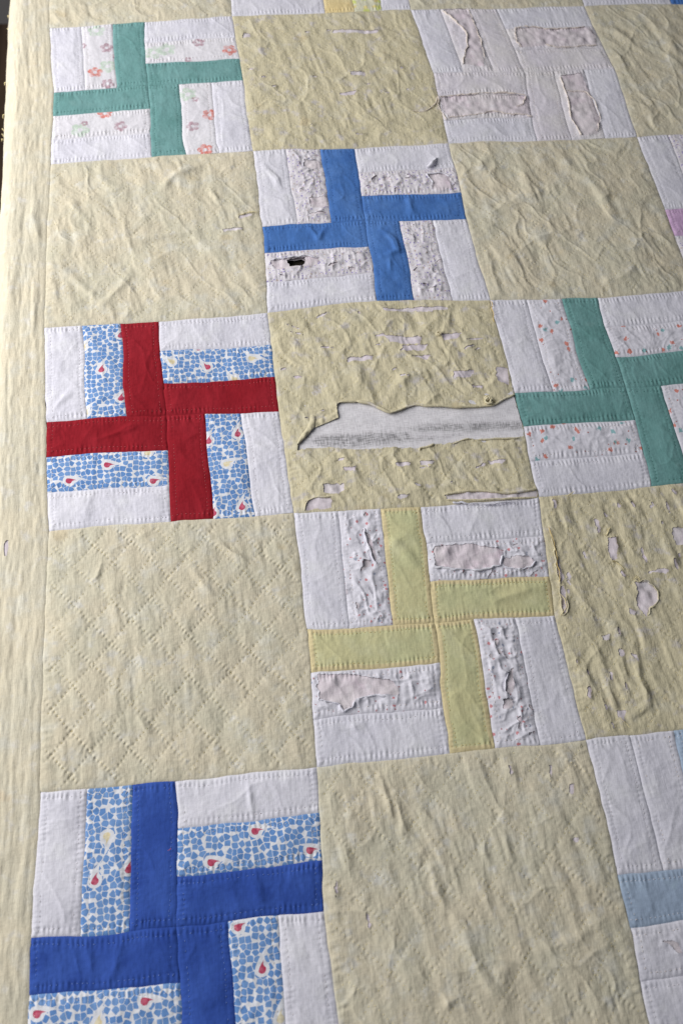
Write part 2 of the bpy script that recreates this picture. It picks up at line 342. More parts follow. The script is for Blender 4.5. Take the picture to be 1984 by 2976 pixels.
YEL = fabric('yellow_cotton', lin(218,208,184), lin(211,205,183), lin(219,216,203), lin(218,217,214), stain=lin(206,186,146), bump=.2, crinkle=.17)
YELD = fabric('worn_yellow_cotton', lin(216,206,175), lin(209,200,170), lin(215,209,188), lin(206,200,200), stain=lin(200,178,136), wear=.8, bump=.22, crinkle=.22)
BORD = fabric('border_cotton', lin(221,211,187), lin(215,208,187), lin(222,219,206), lin(225,222,217), stain=lin(203,174,136), bump=.2, crinkle=.18)
WHITE = fabric('white_cotton', lin(230,228,237), lin(222,220,231), lin(234,233,238))
WHITEP = fabric('pale_pink_cotton', lin(226,220,229), lin(229,224,226), lin(230,226,234))
TEAL = fabric('teal_cotton', lin(112,158,156), lin(122,166,165), lin(100,146,143), worn=lin(128,168,166))
BLUE = fabric('blue_cotton', lin(76,120,188), lin(90,132,197), lin(66,108,176))
RED = fabric('red_cotton', lin(146,26,38), lin(154,34,46), lin(134,22,34))
ROYAL = fabric('royal_blue_cotton', lin(52,82,164), lin(62,94,178), lin(44,72,152))
YG = fabric('yellow_green_cotton', lin(211,206,160), lin(204,204,160), lin(213,211,172), edge=lin(220,203,160))
LBLUE = fabric('light_blue_cotton', lin(164,181,204), lin(174,191,211), lin(154,172,197), worn=lin(176,196,214))
LAV = fabric('lavender_pink_cotton', lin(212,178,214), lin(220,190,220))
CREAM = fabric('cream_yellow_cotton', lin(236,214,160), lin(238,222,178))
LINING = fabric('pink_lining_gauze', lin(226,215,222), lin(226,218,221), lin(222,204,216), worn=lin(230,226,231))

# printed motifs as node groups: a flat print on the cloth
def group_base(name, ins):
    g = bpy.data.node_groups.new(name, 'ShaderNodeTree')
    g.interface.new_socket('Vector', in_out='INPUT', socket_type='NodeSocketVector')
    for i in ins: g.interface.new_socket(i, in_out='INPUT', socket_type='NodeSocketFloat')
    for o in ('Outer', 'Inner'): g.interface.new_socket(o, in_out='OUTPUT', socket_type='NodeSocketFloat')
    N = g.nodes; gi = N.new('NodeGroupInput'); go = N.new('NodeGroupOutput')
    def mt(op, a, b=None):
        m = N.new('ShaderNodeMath'); m.operation = op
        for k, q in enumerate((a, b)):
            if q is None: continue
            if isinstance(q, (int, float)): m.inputs[k].default_value = q
            else: g.links.new(q, m.inputs[k])
        return m.outputs[0]
    sp = N.new('ShaderNodeSeparateXYZ'); g.links.new(gi.outputs['Vector'], sp.inputs[0])
    dx = mt('SUBTRACT', sp.outputs[0], gi.outputs['X']); dy = mt('SUBTRACT', sp.outputs[1], gi.outputs['Y'])
    c = mt('COSINE', gi.outputs['Angle']); s = mt('SINE', gi.outputs['Angle'])
    x = mt('DIVIDE', mt('ADD', mt('MULTIPLY', dx, c), mt('MULTIPLY', dy, s)), gi.outputs['Size'])
    y = mt('DIVIDE', mt('SUBTRACT', mt('MULTIPLY', dy, c), mt('MULTIPLY', dx, s)), gi.outputs['Size'])
    return g, N, go, mt, x, y
def paisley_group():
    g, N, go, mt, x, y = group_base('paisley', ('X', 'Y', 'Angle', 'Size'))
    def drop(x, y, sc, oy, curl, tail):
        x = mt('MULTIPLY', x, sc); y = mt('MULTIPLY', mt('SUBTRACT', y, oy), sc)
        yp = mt('MAXIMUM', y, 0.0); x2 = mt('SUBTRACT', x, mt('MULTIPLY', mt('MULTIPLY', yp, yp), curl))
        wu = mt('MULTIPLY', mt('MAXIMUM', mt('SUBTRACT', 1.0, mt('DIVIDE', yp, tail)), 0.0), 1.0); wu = mt('POWER', wu, 1.15)
        yn = mt('MINIMUM', y, 0.0); wl = mt('SQRT', mt('MAXIMUM', mt('SUBTRACT', 1.0, mt('MULTIPLY', yn, yn)), 0.0))
        w = mt('MULTIPLY', wu, wl)
        return mt('LESS_THAN', mt('ABSOLUTE', x2), w)
    g.links.new(drop(x, y, 1.0, 0.0, .5, 2.1), go.inputs['Outer']); g.links.new(drop(x, y, 1.95, -.10, .55, 1.7), go.inputs['Inner'])
    return g
def flower_group():
    g, N, go, mt, x, y = group_base('flower', ('X', 'Y', 'Angle', 'Size'))
    r = mt('SQRT', mt('ADD', mt('MULTIPLY', x, x), mt('MULTIPLY', y, y))); th = mt('ARCTAN2', y, x)
    pr = mt('ADD', .58, mt('MULTIPLY', mt('POWER', mt('ABSOLUTE', mt('COSINE', mt('MULTIPLY', th, 2.5))), .6), .42))
    g.links.new(mt('LESS_THAN', r, pr), go.inputs['Outer']); g.links.new(mt('LESS_THAN', r, .27), go.inputs['Inner'])
    return g
PG, FG = paisley_group(), flower_group()
def stamp(n, g, xy, ang, size):
    k = n.n.new('ShaderNodeGroup'); k.node_tree = g; n.link(n.co, k.inputs['Vector'])
    k.inputs['X'].default_value = float(xy[0]); k.inputs['Y'].default_value = float(xy[1]); k.inputs['Angle'].default_value = ang; k.inputs['Size'].default_value = size
    return k.outputs['Outer'], k.outputs['Inner']

def mosaic_print(name, pais):
    n = NT(name)
    # little torn squares, each turned its own way, with white showing between
    SCL = 172.
    v = n.voronoi(SCL, 'DISTANCE_TO_EDGE', .62); vc = n.voronoi(SCL, 'F1', .62)
    sep = n.n.new('ShaderNodeSeparateColor'); n.link(vc.outputs['Color'], sep.inputs[0])
    df = n.n.new('ShaderNodeVectorMath'); df.operation = 'SUBTRACT'; n.link(n.co, df.inputs[0]); n.link(vc.outputs['Position'], df.inputs[1])
    sx = n.n.new('ShaderNodeSeparateXYZ'); n.link(df.outputs[0], sx.inputs[0])
    an = n.math('MULTIPLY', sep.outputs[1], 1.57); ca = n.math('COSINE', an); sa = n.math('SINE', an)
    qx = n.math('ADD', n.math('MULTIPLY', sx.outputs[0], ca), n.math('MULTIPLY', sx.outputs[1], sa))
    qy = n.math('SUBTRACT', n.math('MULTIPLY', sx.outputs[1], ca), n.math('MULTIPLY', sx.outputs[0], sa))
    half = n.ramp(sep.outputs[2], 0, 1, .40 / SCL, .50 / SCL)
    sq = n.math('SUBTRACT', n.math('MAXIMUM', n.math('ABSOLUTE', qx), n.math('ABSOLUTE', n.math('MULTIPLY', qy, .95))), half)
    m = n.math('MULTIPLY', n.ramp(sq, -.03 / SCL, .03 / SCL, 1, 0), n.ramp(v.outputs['Distance'], .02, .045))
    blue = n.mix(n.ramp(sep.outputs[0], 0, 1, 0, .8), lin(104,146,204), lin(126,162,212))
    white = n.mix(n.noise(60, 2), lin(236,236,240), lin(226,228,236))
    c = n.mix(m, white, blue)
    for (xy, ang, kind, sz) in pais:
        o, i = stamp(n, PG, xy, ang, sz)
        c = n.mix(o, c, white)
        pk = n.mix(n.ramp(n.noise(260, 3), .35, .65), lin(186,66,96), lin(204,108,130)) if kind == 'p' else n.mix(n.ramp(n.noise(260, 3), .4, .6), lin(238,226,188), lin(226,206,150))
        c = n.mix(i if kind == 'p' else n.math('MULTIPLY', i, .8), c, pk)
    return n.finish(c)
def P_(f, lst, sz): return [(f([(a, b)])[0], math.radians(an), k, sz) for a, b, an, k in lst]
PRINT_RED = mosaic_print('blue_mosaic_print', P_(R3, [
  (462,512,20,'p'),(549,352,20,'p'),(551,640,20,'p'),(378,408,0,'c'),(388,705,0,'c'),
  (780,474,80,'c'),(942,494,70,'p'),(1148,455,-60,'c'),(900,408,70,'p'),(1065,551,70,'c'),
  (492,942,-55,'p'),(318,1014,-50,'p'),(700,1014,-45,'p'),(672,884,0,'c'),
  (1080,797,25,'p'),(1034,935,-30,'c'),(1100,1132,25,'p'),(948,828,20,'p'),(970,1160,20,'p')], .0068))
PRINT_ROYAL = mosaic_print('blue_mosaic_print_second_bolt', P_(R7, [
  (490,325,-150,'c'),(430,522,20,'p'),(584,468,20,'p'),(1165,294,-45,'p'),(965,437,-50,'p'),(1415,382,-50,'p'),
  (662,1070,-50,'p'),(172,1128,-45,'p'),(445,1170,20,'c'),(1192,925,25,'p'),(1085,732,-30,'p'),(1275,1150,25,'c')], .0066))

def flower_print():
    n = NT('faded_flower_print')
    c = n.mix(n.noise(20, 3), lin(232,230,234), lin(226,222,230))
    fz = n.ramp(n.noise(190, 3, .7), .36, .60, .25, .9)
    for lst, col, sz in (([(440,140),(490,300),(760,225),(365,590),(855,430),(700,240)], lin(196,214,196), .012),
                         ([(485,215),(490,378),(905,195),(548,572),(878,575),(378,205),(385,560),(890,452),(858,272),(525,250)], lin(182,148,160), .0088),
                         ([(433,327),(1045,230),(478,512),(955,522),(935,682)], lin(222,120,104), .0100)):
        for k, (a, b) in enumerate(lst):
            s2 = sz * (.55 if (a, b) in ((378,205),(385,560),(890,452),(858,272),(525,250)) else 1)
            o, i = stamp(n, FG, R1([(a, b)])[0], .3 + k * .7, s2)
            m = n.math('MULTIPLY', n.math('SUBTRACT', o, i, True), fz)
            c = n.mix(m, c, col)
    return n.finish(c)
FLOWER = flower_print()
def sprig_print(name, layers, base=(lin(230,228,236), lin(222,219,230))):
    n = NT(name); c = n.mix(n.noise(24, 3), *base)
    wob = n.noise(1.0, 2, .6, sx=(420, 230, 300))
    for sc, thr, col, prob, w in layers:
        v = n.voronoi(sc, 'F1', 1., 'EUCLIDEAN', w)
        sep = n.n.new('ShaderNodeSeparateColor'); n.link(v.outputs['Color'], sep.inputs[0])
        d = n.math('ADD', v.outputs['Distance'], n.math('MULTIPLY', wob, thr * 3.2))
        m = n.math('MULTIPLY', n.ramp(d, thr * 2.25, thr * 2.6, .85, 0), n.math('LESS_THAN', sep.outputs[0], prob))
        c = n.mix(m, c, col)
    return n.finish(c)
SPRIG = sprig_print('red_sprig_print', [(100, .15, lin(208,124,128), .38, 1), (125, .10, lin(176,120,126), .35, 4), (70, .09, lin(160,168,190), .3, 6)])
ORANGE = sprig_print('orange_teal_sprig_print', [(74, .21, lin(214,118,96), .42, 2), (66, .19, lin(124,180,184), .22, 5), (110, .10, lin(176,98,86), .3, 8)])
PURPLE = sprig_print('tiny_purple_floral_print', [(190, .20, lin(150,136,196), .55, 3), (150, .17, lin(196,176,168), .5, 6), (230, .16, lin(178,156,204), .4, 7)], (lin(230,226,232), lin(220,214,220)))
YGPRINT = sprig_print('yellow_green_print', [(60, .32, lin(214,222,120), .8, 3), (75, .25, lin(232,214,140), .6, 5)], (lin(226,224,200), lin(220,216,190)))
GAUZE = None
def thread_mat(name, a):
    n = NT(name); return n.finish(n.mix(n.noise(120, 2), a, tuple(min(1, q * 1.08) for q in a)), .05)
TH_W = thread_mat('off_white_thread', lin(226,220,222)); TH_R = thread_mat('pinkish_thread', lin(198,110,112)); TH_B = thread_mat('pale_blue_thread', lin(120,146,206))
TH_T = thread_mat('teal_thread', lin(70,130,120)); TH_Y = thread_mat('cream_thread', lin(226,212,164)); TH_TAN = thread_mat('tan_thread', lin(214,188,128)); TH_BD = thread_mat('blue_thread', lin(52,92,160))
TH_P = thread_mat('beige_thread', lin(228,216,206))
def gauze_mat():
    n = NT('sheer_white_gauze')
    c = n.mix(n.noise(30, 3), lin(240,237,240), lin(232,229,235)); m = n.finish(c, .2)
    n.b.inputs['Roughness'].default_value = 1
    n.b.inputs['Specular IOR Level'].default_value = .0
    # open weave: see-through between the threads, irregularly worn
    w = n.math('ADD', n.noise(1.0, 1, .5, sx=(1100, 120, 200)), n.noise(1.0, 1, .5, sx=(120, 1100, 200), w=2))
    a = n.ramp(n.math('ADD', w, n.math('MULTIPLY', n.noise(55, 3, .6, w=4), .7)), 1.15, 1.60, 1.0, .80)
    thin = n.math('MULTIPLY', n.attr('edge'), n.ramp(w, .75, 1.25, .35, 1))
    a = n.math('SUBTRACT', a, thin, True)
    n.link(a, n.b.inputs['Alpha']); return m
GAUZE = gauze_mat()
def wood(name, a, b):
    n = NT(name); g = n.noise(1.0, 5, .6, sx=(30, 2.2, 30)); c = n.mix(n.ramp(g, .35, .65), a, b)
    n.link(c, n.b.inputs['Base Color']); n.b.inputs['Roughness'].default_value = .45; return n.m
WOOD = wood('dark_wood', lin(46,42,38), lin(66,60,54)); FLOORW = wood('dark_floor_boards', lin(52,42,34), lin(78,64,52))
WALLM = NT('grey_wall_paint'); WALLM.link(WALLM.mix(WALLM.noise(6, 3), lin(120,118,118), lin(132,130,130)), WALLM.b.inputs['Base Color']); WALLM = WALLM.m

# ------------------------------------------------------------------ mesh makers
COL = scene.collection
def mesh_obj(name, V, T, mat, parent=None, edge=None, smooth=True, kind=None):
    me = bpy.data.meshes.new(name); V = np.ascontiguousarray(V, np.float32)
    if isinstance(T, np.ndarray) and T.ndim == 2:
        k = T.shape[1]; me.vertices.add(len(V)); me.vertices.foreach_set('co', V.ravel())
        me.loops.add(T.size); me.loops.foreach_set('vertex_index', np.ascontiguousarray(T, np.int32).ravel())
        me.polygons.add(len(T)); me.polygons.foreach_set('loop_start', np.arange(0, T.size, k, dtype=np.int32))
        me.polygons.foreach_set('loop_total', np.full(len(T), k, np.int32))
    else: me.from_pydata(V.tolist(), [], T)
    me.update(calc_edges=True)
    if smooth: me.polygons.foreach_set('use_smooth', np.ones(len(me.polygons), bool))
    if edge is not None:
        at = me.attributes.new('edge', 'FLOAT', 'POINT'); at.data.foreach_set('value', np.ascontiguousarray(edge, np.float32))
    me.materials.append(mat)
    o = bpy.data.objects.new(name, me); COL.objects.link(o); o.parent = parent
    if kind: o['kind'] = kind
    return o
def empty(name, parent=None):
    o = bpy.data.objects.new(name, None); o.empty_display_size = .02; COL.objects.link(o); o.parent = parent; return o
def grid_tris(nu, nv):
    i, j = np.meshgrid(np.arange(nu - 1), np.arange(nv - 1), indexing='ij')
    a = (i * nv + j).ravel(); b = a + nv; c = a + 1; d = b + 1
    fl = ((i + j) & 1).ravel().astype(bool)
    t1 = np.where(fl[:, None], np.c_[a, c, d], np.c_[a, c, b]); t2 = np.where(fl[:, None], np.c_[a, d, b], np.c_[b, c, d])
    return np.r_[t1, t2]
def clip(V, T, F, E):
    ins = F > 0; n = ins[T].sum(1)
    out = [T[n == 3]]; newV = []; newE = []; base = len(V)
    t = T[(n == 1) | (n == 2)]
    if len(t):
        m = ins[t].sum(1); odd = np.where(m == 1, ins[t].argmax(1), (~ins[t]).argmax(1))
        t = np.stack([t[np.arange(len(t)), (odd + k) % 3] for k in range(3)], 1)
        keys = np.r_[np.c_[t[:, 0], t[:, 1]], np.c_[t[:, 0], t[:, 2]]]; ks = np.sort(keys, 1)
        uq, inv = np.unique(ks, axis=0, return_inverse=True); inv = inv.ravel()
        f0, f1 = F[uq[:, 0]], F[uq[:, 1]]; w = (f0 / (f0 - f1))[:, None]
        NV = V[uq[:, 0]] * (1 - w) + V[uq[:, 1]] * w; NE = E[uq[:, 0]] * (1 - w[:, 0]) + E[uq[:, 1]] * w[:, 0]
        e1 = base + inv[:len(t)]; e2 = base + inv[len(t):]
        one = m == 1
        out += [np.c_[t[one, 0], e1[one], e2[one]], np.c_[e1[~one], t[~one, 1], t[~one, 2]], np.c_[e1[~one], t[~one, 2], e2[~one]]]
        V = np.r_[V, NV]; E = np.r_[E, NE]
    T = np.concatenate(out); used, inv = np.unique(T, return_inverse=True)
    return V[used], inv.reshape(T.shape), E[used]

def in_frame(u0, u1, v0, v1):
    g = np.linspace(0, 1, 6); a, b = np.meshgrid(u0 + (u1 - u0) * g, v0 + (v1 - v0) * g); x, y = MAP(a.ravel(), b.ravel())
    px, py = proj(x, y); return bool(((px > -60) & (px < 2044) & (py > -60) & (py < 3036)).any())
def patch_mesh(name, P, mat, parent, res=1.1):
    if not in_frame(P.u0, P.u1, P.v0, P.v1): res = 5.0
    nu = max(3, int(round((P.u1 - P.u0) * 250 / res)) + 1); nv = max(3, int(round((P.v1 - P.v0) * 250 / res)) + 1)
    u, v = np.meshgrid(np.linspace(P.u0, P.u1, nu), np.linspace(P.v0, P.v1, nv), indexing='ij')
    x, y, z, e, F = P.height(u.ravel(), v.ravel())
    V = np.c_[x, y, z]; T = grid_tris(nu, nv)
    if F.min() > 0: return mesh_obj(name, V, T, mat, parent, edge=e)
    V2, T2, e2 = clip(V, T, F, e); o = mesh_obj(name, V2, T2, mat, parent, edge=e2)
    # the lining that the tear lays bare, just under the torn cloth
    keep = (P.crumple, P.diamond, P.pleat); P.crumple *= .25; P.diamond = 0; P.pleat *= .5
    zz = P.height(u.ravel(), v.ravel())[2]; P.crumple, P.diamond, P.pleat = keep
    zz = np.where(F > -1.0, np.minimum(zz - .0006, V[:, 2] - .0004), zz - .0006)
    G = np.where(poly_sdf(x, y, BIG) < .004, -9., 3.5 - F)
    for pl in THROUGH: G = np.minimum(G, poly_sdf(x, y, pl) * 1e3 + .8 * vnoise(x * 400, y * 400, 71))
    if G.max() > 0:
        V3, T3, e3 = clip(np.c_[x, y, zz], T, G, e)
        lab = np.arange(len(V3))
        for _ in range(400):
            m = lab[T3].min(1); l2 = lab.copy(); np.minimum.at(l2, T3.ravel(), np.repeat(m, 3)); l2 = l2[l2]
            if (l2 == lab).all(): break
            lab = l2
        small = []
        for c in np.unique(lab):
            t = T3[lab[T3[:, 0]] == c]
            if len(t) < 90: small.append(t); continue
            us, inv = np.unique(t, return_inverse=True); mesh_obj('exposed_lining', V3[us], inv.reshape(-1, 3), LINING, o, edge=np.full(len(us), 50.))
        if small:
            us, inv = np.unique(np.concatenate(small), return_inverse=True)
            mesh_obj('worn_spots', V3[us], inv.reshape(-1, 3), LINING, o, edge=np.full(len(us), 50.), kind='stuff')
    return o
def stitch_mesh(A, Bp, rad):
    """little spindles from A to B"""
    n = len(A); d = Bp - A; L = np.linalg.norm(d, axis=1, keepdims=True); d = d / L
    s = np.cross(d, [0, 0, 1.0]); up = np.cross(s, d); c = (A + Bp) / 2
    V = np.stack([A, Bp, c + s * rad, c + up * rad * .8, c - s * rad, c - up * rad], 1).reshape(-1, 3)
    f = np.array([(0,3,2),(0,4,3),(0,5,4),(0,2,5),(1,2,3),(1,3,4),(1,4,5),(1,5,2)])
    T = (np.arange(n) * 6)[:, None, None] + f[None]
    return V, T.reshape(-1, 3)
def strip_stitches(P, keep):
    A = []; Bq = []; W = (P.u1 - P.u0) * 250; H = (P.v1 - P.v0) * 250; ins = 6.0
    for k in range(4):
        L = W if k >= 2 else H; a = np.arange(1.5, L - 3, 4.2); a = a + RNG.normal(0, .25, len(a)); a = a[RNG.random(len(a)) < keep]
        a2 = a + RNG.uniform(1.6, 2.4, len(a))
        r = []
        for q in (a, a2):
            wob = ins - .5 * vnoise(q / 22, np.zeros_like(q) + k * 7.7 + P.seed, 42)
            S, T = [(wob, q), (W - wob, q), (q, wob), (q, H - wob)][k]
            x, y, z, e, F = P.height(P.u0 + S / 250, P.v0 + T / 250)
            r.append((np.c_[x, y, z + .00022], F))
        ok = (r[0][1] > 1) & (r[1][1] > 1)
        A.append(r[0][0][ok]); Bq.append(r[1][0][ok])
    return np.concatenate(A), np.concatenate(Bq)
def tube(name, pts, rad, mat, parent, sides=6, kind=None, jit=0):
    """pts (n,3) m, rad scalar or (n,) m"""
    pts = np.asarray(pts, float); n = len(pts); rad = np.broadcast_to(rad, (n,)).copy()
    rad[0] *= .3; rad[-1] *= .3
    d = np.gradient(pts, axis=0); d /= np.linalg.norm(d, axis=1, keepdims=True) + 1e-12
    s = np.cross(d, [0, 0, 1.0]); s /= np.linalg.norm(s, axis=1, keepdims=True) + 1e-9; up = np.cross(s, d)
    th = np.arange(sides) * 2 * np.pi / sides
    V = pts[:, None] + rad[:, None, None] * (np.cos(th)[None, :, None] * s[:, None] + np.sin(th)[None, :, None] * up[:, None])
    i, k = np.meshgrid(np.arange(n - 1), np.arange(sides), indexing='ij'); k2 = (k + 1) % sides
    T = np.c_[(i * sides + k).ravel(), (i * sides + k2).ravel(), ((i + 1) * sides + k2).ravel(), ((i + 1) * sides + k).ravel()]
    return mesh_obj(name, V.reshape(-1, 3), T, mat, parent, kind=kind)
def resample(pl, step):
    pl = np.asarray(pl, float); d = np.r_[0, np.cumsum(np.linalg.norm(np.diff(pl, axis=0), axis=1))]
    n = max(4, int(d[-1] / step)); t = np.linspace(0, d[-1], n)
    p = np.stack([np.interp(t, d, pl[:, k]) for k in range(pl.shape[1])], 1)
    for _ in range(2): p[1:-1] = (p[:-2] + 2 * p[1:-1] + p[2:]) / 4
    return p

# ------------------------------------------------------------------ the room below: floor, wall, table
def box(name, lo, hi, mat, parent=None, bev=.004):
    import bmesh
    bm = bmesh.new(); bmesh.ops.create_cube(bm, size=1)
    lo = np.array(lo, float); hi = np.array(hi, float)
    for v in bm.verts: v.co = [(lo[k] + hi[k]) / 2 + v.co[k] * (hi[k] - lo[k]) for k in range(3)]
    if bev: bmesh.ops.bevel(bm, geom=list(bm.edges), offset=bev, segments=2, affect='EDGES')
    me = bpy.data.meshes.new(name); bm.to_mesh(me); bm.free(); me.materials.append(mat)
    o = bpy.data.objects.new(name, me); COL.objects.link(o); o.parent = parent; return o
FZ = -.76
fl = box('floor', (-3, -3.2, FZ - .05), (4, 1.02, FZ), FLOORW, bev=0); fl['kind'] = 'structure'
wl = box('wall', (-3, 1.02, FZ - .05), (4, 1.14, 1.6), WALLM, bev=0); wl['kind'] = 'structure'

table = empty('table'); table.location = (0, 0, 0)
table['label'] = 'dark tabletop showing through the small torn hole in the quilt'; table['category'] = 'table'
XF = -.036; RF = .024                            # where the quilt turns down over the table's edge, and its bend radius
box('table_top', (XF + .004, -1.52, -.045), (1.28, .53, -.0065), WOOD, table, .006)
for lx in (.06, 1.2):
    for ly in (-1.44, .45): box('leg', (lx - .03, ly - .03, FZ), (lx + .03, ly + .03, -.0455), WOOD, table)

# ------------------------------------------------------------------ the quilt
quilt = empty('quilt')
quilt['label'] = 'worn hand-stitched patchwork quilt of yellow squares and pinwheel strip blocks, torn in places'
quilt['category'] = 'quilt'

# lining seen through the tears (holes where it has worn through too)
def sheet(name, x0, x1, y0, y1, res, fz, mat, holes, parent):
    nu = int((x1 - x0) / res) + 2; nv = int((y1 - y0) / res) + 2
    x, y = np.meshgrid(np.linspace(x0, x1, nu), np.linspace(y1, y0, nv), indexing='ij'); x = x.ravel(); y = y.ravel()
    V = np.c_[x, y, fz(x, y)]; T = grid_tris(nu, nv); F = np.full(len(x), 99.)
    for pl in holes: F = np.minimum(F, poly_sdf(x, y, pl) * 1e3)
    F = F + .9 * vnoise(x * 400, y * 400, 71)
    E = np.full(len(x), 50.)
    if F.min() < 0: V, T, E = clip(V, T, F, E)
    return mesh_obj(name, V, T, mat, parent, edge=E)
def lin_z(x, y): return 1e-3 * (broad(x * 1e3, y * 1e3) * .55 - 2.9 + .5 * fbm(x * 60, y * 60, 2, 72) + .5 * ridged(x * 22, y * 40, 73))
sheet('inner_lining', XF + .003, 1.24, -1.48, .49, .0035, lin_z, LINING, THROUGH + GAPS, quilt)

# block colours: (column, row) -> solid, print, white, thread, crumple of the print
BL = {(0,0):(TEAL, FLOWER, WHITE, TH_T, .12, 'pinwheel block of teal strips and faded flower print'),
      (2,0):(WHITEP, WHITEP, WHITE, TH_P, .35, 'pale pinwheel block with its print strips torn away'),
      (1,1):(BLUE, PURPLE, WHITE, TH_BD, .8, 'pinwheel block of mid blue strips and frayed purple print'),
      (3,1):(LAV, PURPLE, WHITE, TH_W, .3, 'pinwheel block of lavender pink strips'),
      (0,2):(RED, PRINT_RED, WHITE, TH_R, .08, 'pinwheel block of red strips and blue mosaic print'),
      (2,2):(TEAL, ORANGE, WHITE, TH_T, .3, 'pinwheel block of teal strips and orange sprig print'),
      (1,3):(YG, SPRIG, WHITE, TH_TAN, .95, 'pinwheel block of yellow green strips and shredded sprig print'),
      (3,3):(BLUE, PURPLE, WHITE, TH_BD, .3, None),
      (0,4):(ROYAL, PRINT_ROYAL, WHITE, TH_B, .08, 'pinwheel block of royal blue strips and blue mosaic print'),
      (2,4):(LBLUE, WHITE, WHITE, TH_W, .15, 'pinwheel block of light blue strips'),
      (1,-1):(CREAM, YGPRINT, WHITE, TH_TAN, .3, 'pinwheel block of cream yellow strips'),
      (3,-1):(BLUE, PURPLE, WHITE, TH_BD, .2, 'pinwheel block of blue and white strips')}
t3 = 1 / 6
def pinwheel(i, j, spec):
    solid, prt, white, thread, crum, label = spec
    blk = empty('pinwheel_block', quilt)
    if label: blk['label'] = label
    SA, SB = {}, {}
    for q, (qu, qv) in enumerate(((0, 0), (.5, 0), (0, .5), (.5, .5))):
        u0, v0 = i + qu, j + qv
        order = [('white_strip', white), ('printed_strip', prt), ('solid_strip', solid)]
        if q >= 2: order.reverse()
        for k, (nm, mat) in enumerate(order):
            vert = q in (0, 3)
            r = (u0 + k * t3, u0 + (k + 1) * t3, v0, v0 + .5) if vert else (u0, u0 + .5, v0 + k * t3, v0 + (k + 1) * t3)
            pr = nm == 'printed_strip'
            P = Patch(*r, 'print' if pr else 'strip', rumple=.60, crumple=crum if pr else 0, pleat=.16, seed=(i * 7 + j * 3 + q) % 9, tear=pr,
                      slits=print_slits(i, j) if pr else [])
            patch_mesh(nm, P, mat, blk, 1.0)
            if in_frame(*r):
                tk = thread if nm == 'solid_strip' else (TH_W if nm == 'white_strip' else TH_P)
                a, b = strip_stitches(P, .8 if nm == 'solid_strip' else .55); SA.setdefault(tk, []).append(a); SB.setdefault(tk, []).append(b)
    for tk in SA:
        V, T = stitch_mesh(np.concatenate(SA[tk]), np.concatenate(SB[tk]), .00030)
        mesh_obj('quilting_stitches', V, T, tk, blk, edge=np.full(len(V), 50.), kind='stuff')
def print_slits(i, j):
    n = {(1, 1): 6, (1, 3): 6, (3, 1): 2}.get((i, j), 0)
    return [(RNG.uniform(5, 120), RNG.uniform(5, 120), RNG.uniform(2, 5.5), RNG.uniform(.7, 1.6), RNG.uniform(0, 3.1)) for _ in range(n * 3)]

WORN = {(1, 2): 26, (2, 3): 44, (1, 0): 12, (1, 4): 3}
for i in range(0, 5):
    for j in range(-2, 6):
        if (i, j) in BL: pinwheel(i, j, BL[(i, j)]); continue
        sl = []
        for _ in range(WORN.get((i, j), 0)):
            h = (i, j) in ((1, 2), (1, 0))
            sl.append((RNG.uniform(8, 242), RNG.uniform(8, 242), RNG.uniform(2, 6), RNG.uniform(.8, 1.7), RNG.normal(0 if h else 1.45, .2)))
        rum = {(1, 0): 1.0, (3, 0): 1.1, (0, 1): .95, (2, 1): 1.25, (1, 2): 1.25, (0, 3): .35, (2, 3): .7, (1, 4): .75, (0, -1): 1., (2, -1): 1.}.get((i, j), .8)
        dia = {(0, 3): 1.1, (2, 3): .6, (1, 4): .72, (0, 1): .5, (1, 2): .7, (1, 0): .5}.get((i, j), .5)
        P = Patch(i, i + 1, j, j + 1, 'square', rumple=rum, pleat={(2, 3): 1.0, (1, 4): .85, (2, 1): .75, (1, 2): .7}.get((i, j), .68), diamond=dia, slits=sl, seed=(i * 5 + j * 2) % 9, crumple=.12)
        sq = patch_mesh('yellow_square', P, YELD if (i, j) in ((1, 2), (2, 3), (1, 0)) else YEL, quilt, .82 if (i, j) in ((0, 3), (1, 4), (2, 3)) else 1.05)
        if in_frame(i, i + 1, j, j + 1):
            # running stitches along the diamond quilting lines
            A, Bq = [], []
            for sg in (1, -1):
                for k in range(-8, 16):
                    a = np.arange(-250, 520, 4.6); a = a + RNG.normal(0, .3, len(a)); a = a[RNG.random(len(a)) < .8]
                    r = []
                    for q in (a, a + 1.9):
                        c = k * 37. - 9
                        # solve S + sg*.93*T = c on the line S - sg*T = 1.41*q
                        Tt = (c - 1.41 * q) / (sg * 1.93); S = c - sg * .93 * Tt
                        r.append((S, Tt))
                    ok = np.ones(len(a), bool)
                    for S, Tt in r: ok &= (S > 4) & (S < 246) & (Tt > 4) & (Tt < 246)
                    if not ok.any(): continue
                    ends = []
                    okk = np.ones(ok.sum(), bool)
                    for S, Tt in r:
                        S = S[ok]; Tt = Tt[ok]
                        uu, vv = i + S / 250, j + Tt / 250
                        for _ in range(2):      # follow the hand-drawn wobble of the quilting line
                            x0, y0 = MAP(uu, vv)
                            Sx = S - 1.4 * vnoise(x0 * 1e3 / 40, y0 * 1e3 / 40, 61); uu = i + Sx / 250
                        x, y, z, e, F = P.height(uu, vv); ends.append(np.c_[x, y, z + .0001]); okk &= F > 1
                    A.append(ends[0][okk]); Bq.append(ends[1][okk])
            if A:
                V, T = stitch_mesh(np.concatenate(A), np.concatenate(Bq), .00030)
                mesh_obj('quilting_stitches', V, T, TH_Y, sq, edge=np.full(len(V), 50.), kind='stuff')
        if (i, j) == (1, 2): TORN, TORNP = sq, P
        if (i, j) == (2, 3): TORN2, TORN2P = sq, P
        if (i, j) == (1, 0): TORN0, TORN0P = sq, P

